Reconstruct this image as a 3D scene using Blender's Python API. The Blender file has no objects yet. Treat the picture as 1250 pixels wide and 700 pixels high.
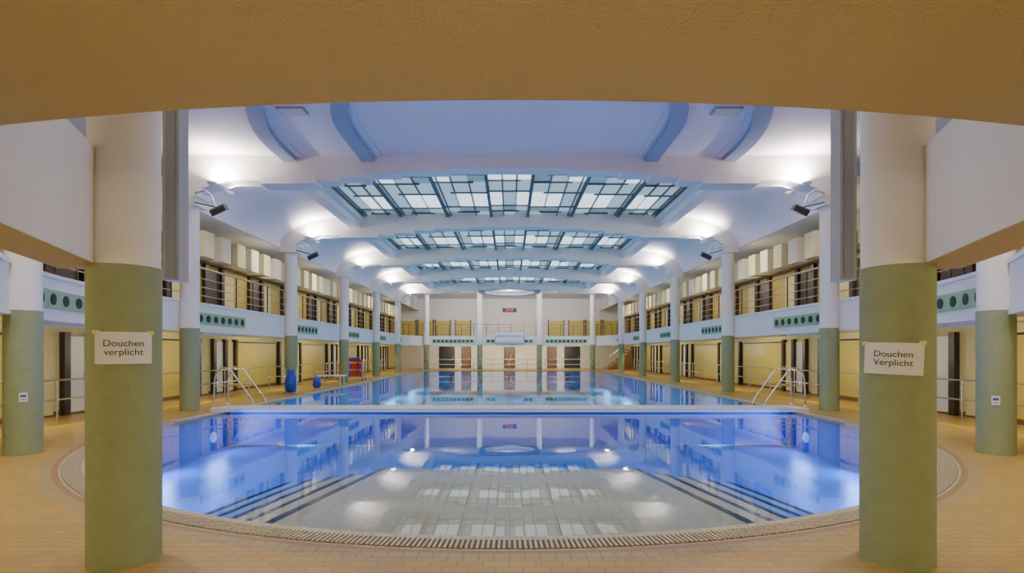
import bpy, math, random
from mathutils import Vector, Matrix
from mathutils.geometry import tessellate_polygon
random.seed(4)
C=bpy.context.scene.collection
# ---------------------------------------------------------------- materials
def mat(name,col,rough=.6,metal=0,emit=None,es=0,bump=0,bscale=60,var=0,vscale=3,spec=.5):
    m=bpy.data.materials.new(name);m.use_nodes=True
    nt=m.node_tree;n=nt.nodes;b=n['Principled BSDF']
    b.inputs['Base Color'].default_value=(*col,1);b.inputs['Roughness'].default_value=rough
    b.inputs['Metallic'].default_value=metal
    b.inputs['Specular IOR Level'].default_value=spec
    if emit:
        b.inputs['Emission Color'].default_value=(*emit,1);b.inputs['Emission Strength'].default_value=es
    tc=n.new('ShaderNodeTexCoord')
    if var:
        no=n.new('ShaderNodeTexNoise');no.inputs['Scale'].default_value=vscale;no.inputs['Detail'].default_value=4
        nt.links.new(tc.outputs['Object'],no.inputs['Vector'])
        mx=n.new('ShaderNodeMix');mx.data_type='RGBA'
        mx.inputs['A'].default_value=(*[c*(1-var) for c in col],1)
        mx.inputs['B'].default_value=(*[min(1,c*(1+var)) for c in col],1)
        nt.links.new(no.outputs['Fac'],mx.inputs['Factor']);nt.links.new(mx.outputs['Result'],b.inputs['Base Color'])
    if bump:
        no=n.new('ShaderNodeTexNoise');no.inputs['Scale'].default_value=bscale;no.inputs['Detail'].default_value=3
        nt.links.new(tc.outputs['Object'],no.inputs['Vector'])
        bp=n.new('ShaderNodeBump');bp.inputs['Strength'].default_value=bump;bp.inputs['Distance'].default_value=.02
        nt.links.new(no.outputs['Fac'],bp.inputs['Height']);nt.links.new(bp.outputs['Normal'],b.inputs['Normal'])
    return m
def tilemat(name,c1,c2,grout,w,h,rough=.35,gs=.02,off=.0,mort=.006):
    m=bpy.data.materials.new(name);m.use_nodes=True
    nt=m.node_tree;n=nt.nodes;b=n['Principled BSDF'];b.inputs['Roughness'].default_value=rough
    tc=n.new('ShaderNodeTexCoord');br=n.new('ShaderNodeTexBrick')
    br.inputs['Scale'].default_value=1;br.inputs['Brick Width'].default_value=w;br.inputs['Row Height'].default_value=h
    br.inputs['Mortar Size'].default_value=mort;br.offset=off
    br.inputs['Color1'].default_value=(*c1,1);br.inputs['Color2'].default_value=(*c2,1);br.inputs['Mortar'].default_value=(*grout,1)
    nt.links.new(tc.outputs['Object'],br.inputs['Vector'])
    no=n.new('ShaderNodeTexNoise');no.inputs['Scale'].default_value=.9;no.inputs['Detail'].default_value=5
    nt.links.new(tc.outputs['Object'],no.inputs['Vector'])
    mx=n.new('ShaderNodeMix');mx.data_type='RGBA';mx.blend_type='MULTIPLY';mx.inputs['Factor'].default_value=.18
    nt.links.new(br.outputs['Color'],mx.inputs['A']);nt.links.new(no.outputs['Fac'],mx.inputs['B'])
    nt.links.new(mx.outputs['Result'],b.inputs['Base Color'])
    bp=n.new('ShaderNodeBump');bp.inputs['Strength'].default_value=.3;bp.inputs['Distance'].default_value=.004;bp.invert=True
    nt.links.new(br.outputs['Fac'],bp.inputs['Height']);nt.links.new(bp.outputs['Normal'],b.inputs['Normal'])
    return m
GREEN=mat('sage_green_stucco',(.28,.34,.20),.75,bump=.5,bscale=70,var=.12,vscale=9)
WHITE=mat('white_stucco',(.84,.82,.79),.8,bump=.35,bscale=60,var=.03)
CEIL=mat('lavender_lit_plaster',(.80,.76,.80),.8,bump=.1,bscale=30,var=.04,vscale=.7)  # lavender cast of the cool light painted into the plaster colour
RIB=mat('blue_grey_rib',(.32,.38,.50),.7)
BEAMW=mat('white_plaster_beam',(.84,.81,.81),.75,bump=.1,bscale=30)
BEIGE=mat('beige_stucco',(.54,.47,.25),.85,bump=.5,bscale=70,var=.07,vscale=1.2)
CREAM=mat('cream_paint',(.70,.64,.34),.6,var=.04)
BOXC=mat('cream_lacquer_box',(.70,.68,.52),.5,var=.04)
SHADE=mat('shaded_backwall',(.30,.24,.12),.8)  # dark tone paints shade into the gaps between gallery boxes
YEL=mat('yellow_tile_panel',(.58,.49,.11),.35,var=.07,vscale=1.5)
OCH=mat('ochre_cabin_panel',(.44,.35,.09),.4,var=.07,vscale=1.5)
BROWN=mat('dark_brown_wood',(.035,.02,.016),.35)
LBROWN=mat('brown_wood',(.18,.09,.04),.45,var=.1)
STEEL=mat('stainless_steel',(.75,.76,.78),.22,metal=1)
BRASS=mat('brass_rail',(.50,.36,.2),.35,metal=.7)
GREY=mat('grey_metal',(.36,.38,.42),.45,metal=.1)
DARK=mat('black_metal',(.03,.03,.035),.4)
HOLE=mat('dark_hole',(.012,.03,.022),.7)
GBAND=mat('green_band',(.28,.46,.28),.6)
BLACKM=mat('lead_bar',(.11,.14,.15),.5)
GTEAL=mat('teal_glass',(.25,.36,.36),.3,emit=(.25,.37,.40),es=.45)
GWHITE=mat('white_glass',(.8,.85,.85),.3,emit=(.86,.95,.97),es=1.4)
GMID=mat('pale_glass',(.45,.6,.6),.3,emit=(.50,.64,.67),es=.6)
LAMP=mat('lamp_glow',(1,1,1),.5,emit=(1,.93,.8),es=3)
ULAMP=mat('underwater_lamp_glow',(.5,.6,1),.5,emit=(.3,.45,1),es=1.0)
LAMPW=mat('fill_lamp_glow',(1,1,1),.5,emit=(1,.8,.45),es=3)  # glowing face of the added entrance fill lamps
PAPER=mat('white_paper',(.74,.75,.84),.7)
INK=mat('black_ink',(.02,.02,.02),.7)
BLUE=mat('blue_plastic',(.02,.06,.55),.4)
RED=mat('red_plastic',(.65,.03,.02),.4)
YELP=mat('yellow_plastic',(.8,.6,.05),.4)
WPL=mat('white_plastic',(.8,.82,.85),.35)
LED=mat('red_led',(.1,0,0),.5,emit=(1,.02,.02),es=2)
BLUEINK=mat('blue_ink',(.05,.12,.3),.6)
FLOOR=tilemat('ochre_floor_tile',(.64,.42,.12),(.56,.36,.10),(.38,.25,.08),.2,.1,rough=.35,off=.5,mort=.005)
BORDER=tilemat('tan_border_tile',(.54,.40,.18),(.49,.36,.16),(.32,.23,.11),.12,.12,rough=.4)
LIP=tilemat('cream_lip_tile',(.68,.58,.40),(.64,.54,.37),(.42,.36,.25),.1,.1,rough=.35)
BASIN=tilemat('blue_basin_tile',(.06,.29,.88),(.055,.27,.82),(.14,.38,.9),.2,.2)
BASINF=tilemat('deep_basin_tile',(.02,.44,.76),(.016,.40,.72),(.06,.5,.78),.2,.2)
BEACH=tilemat('beige_basin_tile',(.86,.68,.45),(.82,.64,.42),(.6,.48,.33),.25,.25)
NAVY=mat('dark_step_edge_tile',(.01,.02,.05),.4)
SILVERT=mat('pale_step_tile',(.34,.52,.80),.4)
# water
def water():
    m=bpy.data.materials.new('pool_water');m.use_nodes=True
    nt=m.node_tree;n=nt.nodes;n.clear()
    o=n.new('ShaderNodeOutputMaterial');mx=n.new('ShaderNodeMixShader');t=n.new('ShaderNodeBsdfTransparent')
    g=n.new('ShaderNodeBsdfGlossy');f=n.new('ShaderNodeFresnel');f.inputs['IOR'].default_value=1.41
    t.inputs['Color'].default_value=(.82,.94,1,1);g.inputs['Roughness'].default_value=.022
    g.inputs['Color'].default_value=(.90,.95,1,1)
    tc=n.new('ShaderNodeTexCoord');no=n.new('ShaderNodeTexNoise');no.inputs['Scale'].default_value=.9;no.inputs['Detail'].default_value=2
    bp=n.new('ShaderNodeBump');bp.inputs['Strength'].default_value=.12;bp.inputs['Distance'].default_value=.02
    nt.links.new(tc.outputs['Object'],no.inputs['Vector']);nt.links.new(no.outputs['Fac'],bp.inputs['Height'])
    nt.links.new(bp.outputs['Normal'],g.inputs['Normal'])
    nt.links.new(f.outputs[0],mx.inputs[0]);nt.links.new(t.outputs[0],mx.inputs[1]);nt.links.new(g.outputs[0],mx.inputs[2])
    nt.links.new(mx.outputs[0],o.inputs[0]);return m
WATER=water()
# ---------------------------------------------------------------- mesh builder
class MB:
    def __init__(s): s.v=[];s.f=[];s.m=[];s.mats=[];s.sm=[]
    def mi(s,m):
        if m not in s.mats:s.mats.append(m)
        return s.mats.index(m)
    def add(s,vs,fs,m,smooth=False):
        b=len(s.v);s.v+= [tuple(p) for p in vs];k=s.mi(m)
        for f in fs:s.f.append([b+i for i in f]);s.m.append(k);s.sm.append(smooth)
    def box(s,x0,x1,y0,y1,z0,z1,m):
        if x0>x1:x0,x1=x1,x0
        vs=[(x,y,z) for x in(x0,x1) for y in(y0,y1) for z in(z0,z1)]
        s.add(vs,[(0,1,3,2),(4,6,7,5),(0,4,5,1),(2,3,7,6),(0,2,6,4),(1,5,7,3)],m)
    def obox(s,p0,p1,w,z0,z1,m):
        a=Vector((p0[0],p0[1]));b=Vector((p1[0],p1[1]));d=(b-a).normalized();n=Vector((-d.y,d.x))*w/2
        q=[a-n,b-n,b+n,a+n]
        s.prism([(p.x,p.y) for p in q],z0,z1,m)
    def prism(s,poly,z0,z1,m,side=None):
        n=len(poly);vs=[(x,y,z0) for x,y in poly]+[(x,y,z1) for x,y in poly]
        s.add(vs,[tuple(reversed(range(n))),tuple(range(n,2*n))]+[(i,(i+1)%n,n+(i+1)%n,n+i) for i in range(n)],m)
    def prism_xz(s,poly,y0,y1,m):
        n=len(poly);vs=[(x,y0,z) for x,z in poly]+[(x,y1,z) for x,z in poly]
        s.add(vs,[(i,(i+1)%n,n+(i+1)%n,n+i) for i in range(n)],m)
        tr=tessellate_polygon([[Vector((x,z,0)) for x,z in poly]])
        s.add(vs[:n],tr,m);s.add(vs[n:],[tuple(reversed(t)) for t in tr],m)
    def holed(s,outer,inner,z,m):
        loops=[[Vector((x,y,0)) for x,y in outer]]+([[Vector((x,y,0)) for x,y in inner]] if inner else [])
        tr=tessellate_polygon(loops);pts=list(outer)+list(inner or [])
        fs=[]
        for a,b,c in tr:
            A,B,D=pts[a],pts[b],pts[c]
            cr=(B[0]-A[0])*(D[1]-A[1])-(B[1]-A[1])*(D[0]-A[0])
            fs.append((a,b,c) if cr>0 else (a,c,b))
        s.add([(x,y,z) for x,y in pts],fs,m)
    def tube(s,pts,r,m,seg=10,smooth=True):
        pts=[Vector(p) for p in pts];rs=r if isinstance(r,(list,tuple)) else [r]*len(pts)
        vs=[];n=len(pts);ref=None
        for i,p in enumerate(pts):
            d=(pts[min(i+1,n-1)]-pts[max(i-1,0)]).normalized()
            if ref is None:
                ref=Vector((1,0,0)) if abs(d.x)<.9 else Vector((0,1,0))
            u=(ref-d*ref.dot(d)).normalized();ref=u;w=d.cross(u)
            for k in range(seg):
                a=2*math.pi*k/seg;vs.append(p+(u*math.cos(a)+w*math.sin(a))*rs[i])
        fs=[]
        for i in range(n-1):
            for k in range(seg):
                fs.append((i*seg+k,i*seg+(k+1)%seg,(i+1)*seg+(k+1)%seg,(i+1)*seg+k))
        s.add(vs,fs,m,smooth)
        s.add(vs[:seg],[tuple(reversed(range(seg)))],m);s.add(vs[-seg:],[tuple(range(seg))],m)
    def lathe(s,cx,cy,prof,m,seg=40):
        vs=[];n=len(prof)
        for r,z in prof:
            for k in range(seg):
                a=2*math.pi*k/seg;vs.append((cx+r*math.cos(a),cy+r*math.sin(a),z))
        fs=[(i*seg+k,i*seg+(k+1)%seg,(i+1)*seg+(k+1)%seg,(i+1)*seg+k) for i in range(n-1) for k in range(seg)]
        s.add(vs,fs,m,True)
        s.add(vs[:seg],[tuple(reversed(range(seg)))],m);s.add(vs[-seg:],[tuple(range(seg))],m)
    def wall_path(s,path,w,z0,z1,m):
        n=len(path);L=[]
        for i,p in enumerate(path):
            a=Vector(path[max(i-1,0)]);b=Vector(path[min(i+1,n-1)]);d=(b-a).normalized();nn=Vector((-d.y,d.x))
            L.append((Vector(p)+nn*w/2,Vector(p)-nn*w/2))
        vs=[]
        for a,b in L:vs+=[(a.x,a.y,z0),(b.x,b.y,z0),(b.x,b.y,z1),(a.x,a.y,z1)]
        fs=[]
        for i in range(n-1):
            for k in range(4):
                fs.append((4*i+k,4*i+(k+1)%4,4*i+4+(k+1)%4,4*i+4+k))
        fs+=[(3,2,1,0),(4*n-4,4*n-3,4*n-2,4*n-1)]
        s.add(vs,fs,m)
    def obj(s,name,parent=None,fix=True,loc=None):
        me=bpy.data.meshes.new(name);me.from_pydata(s.v,[],s.f)
        for m in s.mats:me.materials.append(m)
        me.polygons.foreach_set('material_index',s.m);me.polygons.foreach_set('use_smooth',s.sm);me.update()
        if fix:
            import bmesh
            b=bmesh.new();b.from_mesh(me);bmesh.ops.recalc_face_normals(b,faces=b.faces);b.to_mesh(me);b.free()
        o=bpy.data.objects.new(name,me);C.objects.link(o)
        if parent:o.parent=parent
        return o
def empty(name,loc=(0,0,0)):
    e=bpy.data.objects.new(name,None);C.objects.link(e);return e
def light(kind,loc,power,col,parent=None,name='light',size=.1,sy=None,rot=(0,0,0),aim=None):
    l=bpy.data.lights.new(name,kind);l.energy=power;l.color=col
    if kind=='AREA':
        l.shape='RECTANGLE';l.size=size;l.size_y=sy or size
    else:l.shadow_soft_size=size
    o=bpy.data.objects.new(name,l);C.objects.link(o);o.location=loc;o.rotation_euler=rot
    if aim:o.rotation_euler=Vector(aim).to_track_quat('-Z','Y').to_euler()
    if parent:o.parent=parent
    return o
# ---------------------------------------------------------------- geometry constants
FR=[14.35,21.0,27.7,34.4,41.1];CX=8.75
PR=7.6;PCY=12.15;PEND=45.0
def arc(r,cy,a0,a1,n):
    return [(-r*math.cos(math.radians(a0+(a1-a0)*i/n)),cy-r*math.sin(math.radians(a0+(a1-a0)*i/n))) for i in range(n+1)]
def poolline(r,n=96):
    return arc(r,PCY,0,180,n)+[(r,PEND+(r-PR)),(-r,PEND+(r-PR))]
OUT=8.15
b=MB();b.holed([(-12.5,-4.2),(12.5,-4.2),(12.5,52.2),(-12.5,52.2)],poolline(OUT),0,FLOOR);b.obj('floor',fix=False)
# pool
pool=empty('swimming_pool')
b=MB()
def ringband(b,r0,r1,z,m):
    b.holed(poolline(r1),poolline(r0),z,m)
ringband(b,8.0,OUT,0.0,BORDER)
ringband(b,7.93,8.0,0.0,mat('brown_joint_tile',(.36,.22,.10),.4))
ringband(b,7.66,7.93,0,LIP);ringband(b,PR,7.66,0,LIP)
b.obj('pool_edge',pool,fix=False)
b=MB()
for i in range(1,560):
    a=math.radians(180*i/560);c,sn=-math.cos(a),-math.sin(a)
    p0=(7.70*c,PCY+7.70*sn);p1=(7.90*c,PCY+7.90*sn)
    b.obox(p0,p1,.022,.001,.012,LIP)
G=mat('grate_slot',(.12,.09,.05),.6)
a1=arc(7.905,PCY,0,180,120);a0=arc(7.695,PCY,0,180,120)
b2=MB();vs=[(x,y,.003) for x,y in a1]+[(x,y,.003) for x,y in a0]
n=len(a1);b2.add(vs,[(i,i+1,n+i+1,n+i) for i in range(n-1)],G);b2.obj('grate_channel',pool)
b.obj('overflow_grate',pool)
# basin
b=MB();ol=poolline(PR)
n=len(ol)
def bwall(z0,z1,m):
    vs=[(x,y,z0) for x,y in ol]+[(x,y,z1) for x,y in ol]
    b.add(vs,[(i,(i+1)%n,n+(i+1)%n,n+i) for i in range(n)],m)
bwall(-1.5,-.12,BASIN);bwall(-.12,0,LIP)
near=arc(PR,PCY,0,180,96)+[(PR,14.3),(-PR,14.3)]
b.holed(near,None,-.95,BASIN)
b.holed([(-PR,14.3),(PR,14.3),(PR,PEND),(-PR,PEND)],None,-1.3,BASINF)
b.add([(-PR,14.3,-1.3),(PR,14.3,-1.3),(PR,14.3,-.95),(-PR,14.3,-.95)],[(0,1,2,3)],BASIN)
for x in(-5,-2.5,0,2.5,5):
    b.box(x-.2,x+.2,16.5,43.5,-1.299,-1.29,NAVY);b.box(x-.5,x+.5,43.3,43.55,-1.299,-1.285,NAVY)
    b.box(x-.15,x+.15,PEND-.02,PEND-.005,-1.1,-.3,NAVY)
b.obj('basin',pool,fix=False)
# shallow beach + side steps
b=MB()
def sx(x,y):
    # step lines open out towards the entrance; outer ones stay parallel
    k=min(abs(x),1.95)/1.95
    return x+math.copysign(1,x)*k*.23*(7.9-y)
def circP(x0):
    lo,hi=3.5,7.9
    for _ in range(40):
        m=(lo+hi)/2;X=sx(x0,m)
        if X*X+(m-PCY)**2>(PR-.01)**2:lo=m
        else:hi=m
    return (sx(x0,hi),hi)
def slab(x0,x1,y1,z0,z1,m,off=0):
    k=14;poly=[]
    for i in range(k+1):
        X,Y=circP(x0+(x1-x0)*i/k);poly.append((X,Y))
    poly+=[(sx(x1,y1),y1),(sx(x0,y1),y1)]
    b.prism(poly,z0,z1,m)
slab(-1.95,1.95,7.9,-.95,-.16,BEACH)
for s in(-1,1):
    xs=[1.95,2.4,2.85,3.3,3.75]
    for i in range(4):
        x0,x1=sorted((s*xs[i],s*xs[i+1]));zt=-.25-.09*i
        slab(x0,x1,7.9+.2*i,-.95,zt,BEACH if i<2 else SILVERT)
    for i in range(5):
        e=s*xs[i];x0,x1=sorted((e-s*.075,e));zt=-.16 if i==0 else -.25-.09*(i-1)
        slab(x0,x1,7.92+.2*max(0,i-1),zt-.05,zt+.006,NAVY)
b.obj('steps',pool)
b=MB();b.holed(ol,None,-.035,WATER);b.obj('water',pool,fix=False)
for s in(-1,1):
    for y,pw in((7.9,45),(10.8,50),(13.2,28)):
        xx=min(7.35,math.sqrt(max(.1,7.35**2-(PCY-y)**2)) if y<PCY else 7.35)
        b=MB();b.lathe(0,0,[(.13,0),(.13,.03),(.1,.05)],ULAMP,20)
        o=b.obj('underwater_lamp',pool);o.location=(s*(xx+.12),y,-.55);o.rotation_euler=(0,-s*math.pi/2,0)
        light('AREA',(s*xx,y,-.45),pw,(.26,.40,1),pool,'underwater_light',.8,.3,aim=(-s,0,-.25))
    for y in(19,26,33,40):
        light('AREA',(s*7.45,y,-.5),140,(.2,.66,1),pool,'underwater_light',2.5,.3,aim=(-s,0,-.25))
# bulkhead
b=MB();b.box(-7.97,7.97,13.95,14.8,.002,.10,WPL);b.box(-7.97,7.97,13.93,14.82,.06,.085,mat('bulkhead_trim',(.6,.62,.66),.4))
b.box(-7.5,7.5,14.1,14.65,-.9,.003,BASIN);b.obj('pool_bulkhead')
# ---------------------------------------------------------------- columns
def column(x,y,top=5.8,name='column',cap=False):
    b=MB();r=.238
    b.lathe(x,y,[(r+.004,0),(r+.004,2.25)],GREEN,48);b.lathe(x,y,[(r-.004,2.25),(r-.004,top)],WHITE,48)
    if cap:
        b.box(x-.33,x+.33,y-.3,y+.3,5.55,5.77,WHITE)
    return b.obj(name)
NC=[(-2.97,4.05),(2.99,4.05)]
for x,y in NC:column(x,y,6.9)
for s in(-1,1):
    column(s*7.67,8.27,6.9)
    for y in FR:column(s*CX,y,5.6,cap=True)
for x in(-7.4,-2.65,2.65,7.4):column(x,46.7,6.9)
# near beams
for s in(-1,1):
    b=MB();P=Vector((s*2.5,2.5));d=Vector((s*.37,.93)).normalized();nn=Vector((s*.93,-.37)).normalized()
    a=P-d*5.5;e=P+d*1.78
    b.prism([(p.x,p.y) for p in [a,e,e+nn*.34,a+nn*.34]],2.25,3.1,WHITE)
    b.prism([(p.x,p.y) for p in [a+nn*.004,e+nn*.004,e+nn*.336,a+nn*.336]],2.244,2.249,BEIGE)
    b.obj('entrance_beam')
# entrance soffit
b=MB();R=10.98;cy=13.06;ar=[(x,y) for x,y in arc(R,cy,56,124,60)]
poly=ar+[(ar[-1][0],-4),(ar[0][0],-4)]
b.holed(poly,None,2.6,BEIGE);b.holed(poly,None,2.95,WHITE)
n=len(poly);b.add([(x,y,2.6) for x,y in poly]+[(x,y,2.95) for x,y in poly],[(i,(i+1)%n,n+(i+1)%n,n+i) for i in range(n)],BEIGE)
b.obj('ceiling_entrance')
GT=mat('grey_track',(.26,.28,.32),.5)
for s in(-1,1):
    b=MB();x=s*3.2
    b.box(x-.078,x+.078,4.95,5.1,2.28,6.89,GREY);b.box(x-.045,x+.045,4.94,4.95,2.3,6.89,GT)
    b.box(x+s*.078,x+s*.105,4.98,5.05,2.55,2.75,DARK);b.obj('roller_shutter_guide')
# ---------------------------------------------------------------- walls
def wbox(name,*a):
    b=MB();b.box(*a);return b.obj(name)
wbox('wall_left',-12.3,-12.1,-4.2,52.2,0,7.3,CREAM)
wbox('wall_right',12.1,12.3,-4.2,52.2,0,7.3,CREAM)
wbox('wall_back',-12.3,12.3,52,52.2,0,7.3,WHITE)
wbox('wall_front',-12.3,12.3,-4.2,-4,0,7.3,CREAM)
for s in(-1,1):
    b=MB();X=11.3
    b.box(s*X,s*12.09,-3.9,51.9,0,2.25,CREAM)
    b.box(s*(X-.03),s*X,-3.9,51.9,0,.12,LBROWN)
    for f in [FR[0]-13.3,FR[0]-6.65]+FR[:-1]+[41.1]:
        b.box(s*(X-.04),s*X,f+.55,f+4.3,.12,1.98,YEL)
        for t in(.55,4.3):b.box(s*(X-.06),s*X,f+t-.03,f+t+.03,.12,2.0,BROWN)
        b.box(s*(X-.06),s*X,f+.55,f+4.3,1.98,2.03,BROWN)
        for k,t in enumerate((4.55,5.55,6.35,7.1)):
            b.box(s*(X-.14),s*X,f+t-.09,f+t+.09,.0,2.1,BROWN)
            if k<3:
                b.box(s*(X-.05),s*X,f+t+.12,f+t+.68,.05,2.0,WPL if k==1 else CREAM)
                b.box(s*(X-.09),s*(X-.05),f+t+.60,f+t+.64,.95,1.1,STEEL)
    b.obj('changing_cabin_row')
    b=MB()
    for z in(.5,.95):b.tube([(s*10.4,8.5,z),(s*10.4,44,z)],.022,STEEL,8)
    y=8.5
    while y<44.1:
        b.tube([(s*10.4,y,0),(s*10.4,y,.95)],.02,STEEL,8);y+=1.775
    b.obj('handrail')
    b=MB();b.box(s*9.55,s*9.7,8,46,0,.02,YELP);b.obj('trim_1' if s<0 else 'trim_2')
# ---------------------------------------------------------------- gallery
GR=9.0;GC=12.6
arcL=arc(GR,GC,48,0,24)
path=arcL+[(-GR,43.4),(-8.6,45.2),(-7.7,46.9),(7.7,46.9),(8.6,45.2),(GR,43.4)]+[(-x,y) for x,y in reversed(arcL)]
poly=path+[(12.1,path[0][1]),(12.1,52),(-12.1,52),(-12.1,path[0][1])]
b=MB();b.holed(poly,None,2.25,CREAM);b.holed(poly,None,2.9,BORDER)
b.wall_path(path,.16,2.18,3.0,WHITE);b.wall_path(path,.22,2.96,3.03,WHITE);b.wall_path(path,.2,2.175,2.24,WHITE)
b.box(-12.1,path[0][0],path[0][1]-.1,path[0][1],2.18,3.0,WHITE);b.box(path[-1][0],12.1,path[0][1]-.1,path[0][1],2.18,3.0,WHITE)
b.obj('gallery_floor')
def ventband(p0,p1,name='vent_band'):
    b=MB();a=Vector(p0);e=Vector(p1);d=(e-a);L=d.length;d.normalize();nn=Vector((-d.y,d.x))
    c=Vector((0,max(14,min(45,a.y))))
    if a.y>46:c=Vector((0,30))
    if nn.dot(c-a)<0:nn=-nn
    o=nn*.09
    b.obox(a+o,e+o,.03,2.40,2.74,GBAND)
    k=max(1,int(L/.37));
    for i in range(k):
        p=a+d*(L*(i+.5)/k)+nn*.106
        b.tube([(p.x,p.y,2.57),(p.x+nn.x*.012,p.y+nn.y*.012,2.57)],.105,HOLE,20)
    b.obj(name)
for s in(-1,1):
    for f in FR:
        ventband((s*GR,f+.55),(s*GR,f+3.3) if f<40 else (s*GR,f+2.2))
    for t0 in list(range(9,24,3)):
        A=arc(GR,GC,t0,t0+3,1)
        ventband((s*-A[0][0],A[0][1]),(s*-A[1][0],A[1][1]))
for x0,x1 in((-6.9,-3.2),(-2.1,-1.3),(1.3,2.1),(3.2,6.9)):ventband((x0,46.9),(x1,46.9))
b=MB()
def resample(path,step):
    out=[Vector(path[0])];acc=0
    for i in range(len(path)-1):
        a=Vector(path[i]);e=Vector(path[i+1]);L=(e-a).length;t=step-acc
        while t<=L:
            out.append(a+(e-a)*t/L);t+=step
        acc=L-(t-step)
    return out
for z,r in((4.05,.03),(3.75,.014),(3.5,.014),(3.25,.014)):
    b.tube([(x,y,z) for x,y in path],r,BRASS,8)
for p in resample(path,1.11):
    b.tube([(p.x,p.y,3.0),(p.x,p.y,4.05)],.022,BROWN,8)
b.obj('gallery_railing')
for s in(-1,1):
    b=MB();X=11.4
    b.box(s*X,s*12.09,6.1,51.9,2.91,4.95,OCH)
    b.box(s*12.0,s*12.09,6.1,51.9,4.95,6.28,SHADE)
    y=6.2;k=0
    while y<50.5:
        if k%3!=2:b.box(s*(X-.14),s*X,y-.1,y+.1,2.91,4.9,BROWN)
        if k%3==0:
            b.box(s*(X-.04),s*X,y+.15,y+.95,2.95,4.7,LBROWN)
            b.box(s*(X-.06),s*(X-.04),y+.22,y+.88,3.05,4.6,BROWN)
        elif k%3==1:
            b.box(s*(X-.03),s*X,y+.12,y+.98,2.95,4.7,CREAM)
        b.box(s*(X-.75),s*12.0,y-.1,y+.52,4.95,5.85,BOXC if k%2 else WHITE)
        y+=1.11;k+=1
    b.box(s*(X-.2),s*X,6.1,51.9,4.88,4.95,LBROWN)
    b.obj('gallery_cabin_row')
# ---------------------------------------------------------------- ceiling
b=MB()
b.box(-12.1,12.1,-4,FR[0]+.25,6.9,7.2,CEIL)
for s in(-1,1):b.box(s*9.05,s*12.1,FR[0]+.25,52,6.3,6.5,WHITE)
b.box(-9.05,9.05,FR[4]+.25,52,6.9,7.2,CEIL)
for i in range(4):
    y0,y1=FR[i]+.25,FR[i+1]-.25
    for s in(-1,1):
        pr=[(6.3+2.75*math.sin(t),5.75+1.2*math.cos(t)) for t in [math.pi/2*k/12 for k in range(13)]]
        vs=[(s*x,y0,z) for x,z in pr]+[(s*x,y1,z) for x,z in pr];n=13
        b.add(vs,[(k,k+1,n+k+1,n+k) for k in range(12)],CEIL,True)
        b.box(s*9.05,s*9.15,y0,y1,5.72,6.35,WHITE)
        b.box(s*5.9,s*6.3,y0,y1,6.5,7.15,BEAMW)
        b.box(s*5.78,s*5.9,y0,y1,6.78,7.15,BEAMW)
for s in(-1,1):b.box(s*8.95,s*9.12,FR[4]+.25,52,5.7,6.95,CEIL)
b.obj('ceiling')
for (r,c,w) in((5.9,13.5,.36),(3.8,12.3,.36)):
    b=MB();pth=[(-r,FR[0]-.26)]+arc(r,c,0,180,60)+[(r,FR[0]-.26)]
    b.wall_path(pth,w,6.72,6.89,RIB);b.wall_path(pth,w+.3,6.84,6.895,CEIL);b.obj('ceiling_rib')
b=MB();pth=arc(2.4,45,0,360,48);b.wall_path(pth,.5,6.7,6.89,RIB);b.obj('ceiling_rib')
for s in(-1,1):
    b=MB();b.box(s*4.75-.3,s*4.75+.3,11.3,11.65,6.86,6.895,GREY)
    for k in range(8):b.box(s*4.75-.27,s*4.75+.27,11.33+k*.04,11.345+k*.04,6.845,6.86,WPL)
    b.obj('air_vent')
# frames
half=[(9.05,7.15),(9.05,5.78),(8.42,5.78),(8.3,6.02),(7.95,6.1),(7.6,6.22),(6.6,6.22),(6.6,6.14),(5.5,6.14),(5.5,6.2),(4.6,6.2),(4.6,6.3),(3.8,6.3),(3.8,6.4),(3.0,6.4),(3.0,6.48),(1.6,6.48),(1.6,6.54)]
polyf=half+[(-x,z) for x,z in reversed(half)]
for f in FR:
    b=MB();b.prism_xz(polyf,f-.25,f+.25,BEAMW)
    for s in(-1,1):
        b.box(s*5.2,s*6.7,f-.3,f+.3,6.12,6.34,BEAMW);b.box(s*8.35,s*9.1,f-.32,f+.32,5.77,5.95,BEAMW)
    b.obj('ceiling_beam')
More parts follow.
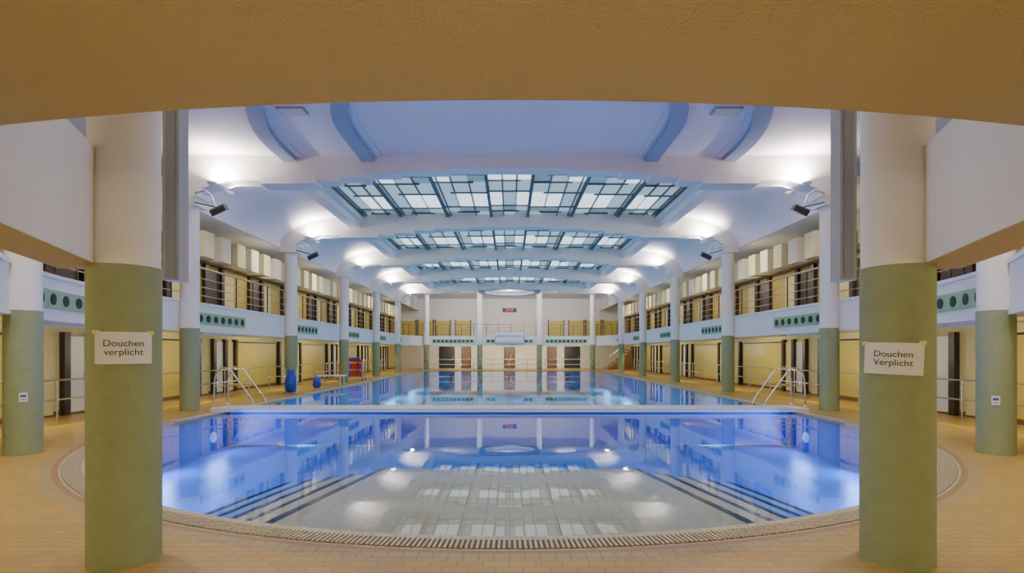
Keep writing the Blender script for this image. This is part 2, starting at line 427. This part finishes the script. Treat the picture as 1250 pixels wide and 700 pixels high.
# skylights
bx=[-5.8,-4.3,-2.45,-.72,.72,2.45,4.3,5.8]
for i in range(4):
    y0,y1=FR[i]+.25,FR[i+1]-.25;L=y1-y0
    b=MB();b.box(-5.78,5.78,y0,y1,7.06,7.1,GTEAL)
    for x in bx:
        b.box(x-.05,x+.05,y0,y1,6.94,7.06,BLACKM)
        if abs(x)>2:
            b.box(x+(-.17 if x>0 else .13),x+(-.13 if x>0 else .17),y0,y1,6.98,7.06,BLACKM)
    for k in range(7):
        a,e=bx[k],bx[k+1];w=e-a;d=abs(k-3)
        fr=[0,.10,.2,.32,.5,.78,.9,1.0];sh=.03*d
        T=lambda r:(0 if r==0 else 1 if r==7 else min(.97,fr[r]+sh))
        for r in range(1,7):
            t=T(r);x0=a if (r%2 or k==3) else a+w*.25;x1=e if (r%3) else a+w*.75
            b.box(x0,x1,y0+L*t-.02,y0+L*t+.02,7.0,7.06,BLACKM)
        cols=[0,.34,.66,1.0]
        for ci in(1,2):
            r0,r1=((0,4) if (ci+k)%2 else (3,7))
            b.box(a+w*cols[ci]-.018,a+w*cols[ci]+.018,y0+L*T(r0),y0+L*T(r1),7.0,7.06,BLACKM)
        for r in range(7):
            for c in range(3):
                cc=c if k<3 else 2-c
                if k==3:cc=abs(c-1)
                stair=(r-(2-cc)-(3-d)*.5)
                if r==4: m=GWHITE if cc!=0 else GMID
                elif r==3:m=GMID
                elif r<3:m=GWHITE if stair<0 else (GMID if (r+cc)%2 else None)
                else:m=GMID if (r+cc+d)%3==0 else None
                if m:b.box(a+w*cols[c]+.03,a+w*cols[c+1]-.03,y0+L*T(r)+.03,y0+L*T(r+1)-.03,7.045,7.058,m)
    b.obj('skylight_window' )
# uplights at frames
for f in FR:
    for s in(-1,1):
        e=empty('beam_lamp')
        b=MB()
        for dy in(-.42,.42):
            b.lathe(s*7.9,f+dy,[(.05,6.02),(.12,6.07),(.13,6.11)],WPL,16)
            b.lathe(s*7.9,f+dy,[(.11,6.111),(.05,6.13)],LAMP,16)
            b.tube([(s*7.9,f+dy*.5,6.12),(s*7.9,f+dy,6.05)],.02,WPL,8)
        b.obj('fixture',e)
        for dy in(-.5,.5):
            light('AREA',(s*7.75,f+dy,6.16),125 if (f<15 and dy<0) else 95,(1,.89,.77),e,'glow',.35,.25,aim=(-s*.3,-dy*.4,1))
# floodlights
for f in FR[:2]:
    for s in(-1,1):
        b=MB();y=f-.35
        b.tube([(s*8.4,y,5.85),(s*8.1,y-.05,5.9),(s*7.9,y-.1,5.75),(s*7.8,y-.1,5.45)],.025,STEEL,10)
        b.tube([(s*8.4,y,5.6),(s*8.0,y-.05,5.5),(s*7.8,y-.1,5.45)],.018,DARK,8)
        m=MB()
        m.box(-.2,.2,-.12,.12,-.06,.08,DARK);m.box(-.18,.18,-.1,.1,-.075,-.06,WPL)
        for k in range(6):m.box(-.18+k*.07,-.165+k*.07,-.11,.11,.08,.12,DARK)
        o=empty('floodlight');b.obj('bracket',o);h=m.obj('lamp_head',o);h.location=(s*7.68,y-.12,5.34);h.rotation_euler=(math.radians(20),math.radians(s*25),0)
# gallery strip lamps (behind fascia, aimed at cabins)
for s in(-1,1):
    for y in range(9,46,6):
        for z in(2.14,5.9):
            yy=y+1.5
            if z>5 and yy<15:continue
            o=empty('strip_lamp');b=MB();b.box(s*9.16,s*9.24,yy-.9,yy+.9,z-.02,z+.1,WPL);b.obj('housing',o)
            light('AREA',(s*9.28,yy,z+.02),62 if z<3 else 72,(1,.83,.50),o,'tube_light',.1,1.7,aim=(s*1,0,-.55))
for x in(-5,0,5):
    o=empty('strip_lamp');b=MB();b.box(x-.7,x+.7,48,48.15,2.18,2.25,WPL);b.obj('housing',o)
    light('AREA',(x,48.2,2.1),90,(1,.88,.65),o,'tube_light',1.3,.15,aim=(0,1,-.5))
    light('AREA',(x,44.5,6.5),140,(1,.95,.9),o,'ceiling_spot',.5,.5,aim=(0,1,-.3))
# added fill: apse downlights brighten the beach, unseen entrance lamps the soffit
for x,y in((-2.2,8.2),(2.2,8.2),(-6.2,6.5),(6.2,6.5)):
    o=empty('added_downlight');b=MB();b.lathe(x,y,[(.28,6.89),(.3,6.82),(.24,6.81)],WPL,28);b.obj('housing',o)
    light('AREA',(x,y,6.8),200,(1,.92,.82),o,'glow',.45,.45)
for s in(-1,1):  # added out-of-view lamps, warm fill for soffit and near columns
    o=empty('added_fill_lamp');b=MB();b.box(s*1.9-.15,s*1.9+.15,-4,-3.9,1.9,2.1,WPL);b.box(s*1.9-.12,s*1.9+.12,-3.9,-3.85,1.92,2.08,LAMPW);b.obj('fixture',o)
    light('POINT',(s*1.9,-3.5,1.6),165,(1,.87,.62),o,'glow',.25)
    o=empty('added_fill_lamp');b=MB();b.box(s*11.9,s*12.1,2.9,3.1,2.3,2.6,LAMPW);b.obj('fixture',o)
    light('POINT',(s*8.5,2.5,2.6),215,(1,.86,.60),o,'glow',.25)
# ---------------------------------------------------------------- far end
b=MB()
b.box(-.55,.55,51.9,52,0,2.1,BROWN);b.box(-.45,-.03,51.86,51.9,.05,2.0,LBROWN);b.box(.03,.45,51.86,51.9,.05,2.0,LBROWN);b.box(.1,.14,51.8,51.86,.9,1.3,STEEL);b.obj('door_1')
for i,(x,w,m) in enumerate(((-6.2,1.4,DARK),(-4.3,.8,LBROWN),(4.2,.8,LBROWN),(6.2,1.4,DARK))):
    b=MB();b.box(x-w/2-.08,x+w/2+.08,51.92,52,0,2.15,BROWN);b.box(x-w/2,x+w/2,51.88,51.92,.03,2.07,m);b.box(x+w/2-.12,x+w/2-.08,51.84,51.88,.9,1.2,STEEL);b.obj('door_%d'%(i+2))
b=MB()
for x in(-10,-8.3,-6.6,-4.6,4.6,6.6,8.3,10):
    b.box(x-.7,x+.7,51.9,52,3.0,4.7,YEL);b.box(x-.8,x-.7,51.85,52,2.9,4.8,LBROWN);b.box(x+.7,x+.8,51.85,52,2.9,4.8,LBROWN)
b.obj('trim_3')
b=MB();b.box(-.7,.7,51.88,52,5.55,5.95,DARK);b.obj('scoreboard_clock')
def text(s,size,m,name,parent,loc,rot,bend=None,align='CENTER'):
    cu=bpy.data.curves.new(name,'FONT');cu.body=s;cu.size=size;cu.align_x='CENTER';cu.align_y='CENTER';cu.space_line=.95;cu.offset=0
    o=bpy.data.objects.new(name,cu);C.objects.link(o)
    dg=bpy.context.evaluated_depsgraph_get();me=bpy.data.meshes.new_from_object(o.evaluated_get(dg));bpy.data.objects.remove(o)
    me.materials.clear();me.materials.append(m)
    if bend:
        for v in me.vertices:
            a=v.co.x/bend;v.co.x=math.sin(a)*bend;v.co.z-= (1-math.cos(a))*bend
    t=bpy.data.objects.new(name,me);C.objects.link(t);t.location=loc;t.rotation_euler=rot
    if parent:t.parent=parent
    return t
o=bpy.data.objects['scoreboard_clock']
text('20:45',.34,LED,'digits',o,(0,51.86,5.75),(math.pi/2,0,0))
o=empty('banner_sign');b=MB();b.box(-1.25,1.25,46.66,46.7,2.38,3.35,PAPER);b.box(-1.28,1.28,46.7,46.72,2.35,3.38,BLUEINK);b.obj('board',o)
text('GROOTE BADEN',.31,BLUEINK,'lettering',o,(0,46.65,3.0),(math.pi/2,0,0))
b=MB();b.box(-1.1,1.1,46.65,46.66,2.5,2.53,BLUEINK);b.obj('underline',o)
b=MB()
for k in range(9):
    b.box(8.9+k*.24,9.14+k*.24,47.2,48.8,0,.2*(k+1),LBROWN);b.box(8.88+k*.24,9.14+k*.24,47.18,48.8,.2*(k+1),.2*(k+1)+.03,CREAM)
b.tube([(8.9,47.2,0),(8.9,47.2,1.1),(11.0,47.2,2.7)],.03,STEEL,8);b.obj('staircase')
b=MB()
for z in(.5,.95):b.tube([(-7.8,46.2,z),(7.8,46.2,z)],.025,STEEL,8)
for k in range(11):
    x=-7.8+k*1.56;b.tube([(x,46.2,0),(x,46.2,.95)],.022,STEEL,8)
b.obj('handrail')
# ---------------------------------------------------------------- pool ladders
for s in(-1,1):
    Y=15.5;b=MB()
    for y in(Y,Y+.75):
        pts=[(s*8.75,y,0),(s*8.72,y,.75),(s*8.66,y,.98),(s*8.52,y,1.13),(s*8.34,y,1.12),(s*8.2,y,1.0),(s*7.95,y,.65),(s*7.62,y,.2),(s*7.5,y,-.1),(s*7.5,y,-1.0)]
        b.tube(pts,.024,STEEL,10)
        b.tube([(s*8.73,y,.6),(s*7.92,y,.6)],.018,STEEL,8)
        b.lathe(s*8.75,y,[(.06,0),(.05,.03)],STEEL,16)
    for z in(-.25,-.5,-.75):b.box(s*7.44,s*7.54,Y,Y+.75,z-.015,z+.015,STEEL)
    b.obj('pool_ladder')
# ---------------------------------------------------------------- signs
def sign(txt,cx,cy,px,py,w,h,tilt,size,dz=0):
    ang=math.atan2(-cy,-cx)+dz
    nx,ny=math.cos(ang),math.sin(ang)
    r=.252
    o=empty('paper_sign');B=.42
    Yd=cy+ny*r;z=1.6-(py-430)*Yd/640
    o.location=(cx+nx*r,cy+ny*r,z);o.rotation_euler=(math.pi/2,0,math.atan2(ny,nx)+math.pi/2)
    b=MB();n=16;vs=[]
    for j in(0,1):
        for i in range(n+1):
            u=(i/n-.5)*w;a=u/B;vs.append((math.sin(a)*B,(j-.5)*h,-(1-math.cos(a))*B))
    b.add(vs,[(i,i+1,n+2+i,n+1+i) for i in range(n)],PAPER,True)
    p=b.obj('paper',o);p.rotation_euler=(0,0,tilt)
    t=text(txt,size,INK,'lettering',o,(0,0,.003),(0,0,tilt),bend=B)
    b=MB()
    for q in(-1,1):
        x=q*w*.47;zz=-(1-math.cos(x/B))*B
        b.box(x-.02,x+.02,h*.42,h*.42+.03,zz-.004,zz+.003,CREAM)
    b.obj('tape',o)
sign('Douchen\nverplicht',-2.97,4.05,147,425,.35,.235,0,.068,-.03)
sign('Douchen\nVerplicht',2.99,4.05,1090,438,.37,.235,math.radians(-2),.066,-.09)
for x,zc in((-7.67,.9),(7.67,.85)):
    b=MB();ang=math.atan2(-8.27,-x)
    o=empty('paper_label');o.location=(x+math.cos(ang)*.25,8.27+math.sin(ang)*.25,zc);o.rotation_euler=(math.pi/2,0,ang+math.pi/2)
    b.box(-.05,.05,-.07,.07,0,.003,PAPER);b.box(-.035,.035,.0,.04,.003,.004,BLUEINK);b.box(-.035,.035,-.04,-.03,.003,.004,INK);b.obj('paper',o)
# ---------------------------------------------------------------- small props
o=empty('blue_sack_on_stand');b=MB()
b.lathe(0,0,[(.08,.05),(.2,.12),(.23,.4),(.19,.6),(.1,.75),(.14,.85),(.1,.92)],BLUE,20)
b.tube([(-.22,0,0),(-.22,0,1.0),(.22,0,1.0),(.22,0,0)],.02,STEEL,8);b.tube([(-.26,.1,.03),(-.26,-.2,.03)],.02,STEEL,8)
x=b.obj('sack',o);o.location=(-8.42,20.2,0)
o=empty('blue_sack_on_stand');b=MB();b.lathe(0,0,[(.1,.0),(.18,.1),(.16,.4),(.1,.5)],BLUE,20);b.obj('sack',o);o.location=(-8.6,23.4,0)
o=empty('swim_float_trolley');b=MB()
for x in(-.7,.7):
    for y in(-.3,.3):
        b.tube([(x,y,.1),(x,y,1.2)],.02,STEEL,8);b.tube([(x-.02,y,.06),(x+.02,y,.06)],.06,DARK,12)
for z in(.2,.6,1.0):b.box(-.7,.7,-.3,.3,z,z+.03,STEEL)
for k in range(12):
    b.box(-.66+k*.11,-.58+k*.11,-.25,.2,.23,.55,(RED,BLUE,RED,RED)[k%4]);b.box(-.66+k*.11,-.58+k*.11,-.25,.2,.63,.95,(RED,RED,BLUE,RED)[k%4])
b.tube([(-.6,0,1.1),(.6,0,1.1)],.08,RED,12);b.tube([(-.5,-.1,1.22),(.5,-.1,1.25)],.06,BLUE,12)
b.obj('frame',o);o.location=(-8.92,29.6,0)
b=MB();
for x in(-.5,.5):
    for y in(-.3,.3):b.tube([(x,y,0),(x,y,.4)],.03,WPL,8)
b.box(-.6,.6,-.4,.4,.4,.46,WPL);q=b.obj('low_bench');q.location=(-8.8,26.0,0)
# ---------------------------------------------------------------- world, camera
w=bpy.data.worlds.new('world');bpy.context.scene.world=w;w.use_nodes=True
w.node_tree.nodes['Background'].inputs[0].default_value=(.3,.4,.5,1);w.node_tree.nodes['Background'].inputs[1].default_value=.3
cam=bpy.data.cameras.new('camera');co=bpy.data.objects.new('camera',cam);C.objects.link(co)
co.location=(0,0,1.6);co.rotation_euler=(math.pi/2,0,0);cam.sensor_width=36;cam.lens=36*640/1250;cam.shift_y=.064;cam.shift_x=.0024
cam.clip_end=200
bpy.context.scene.camera=co
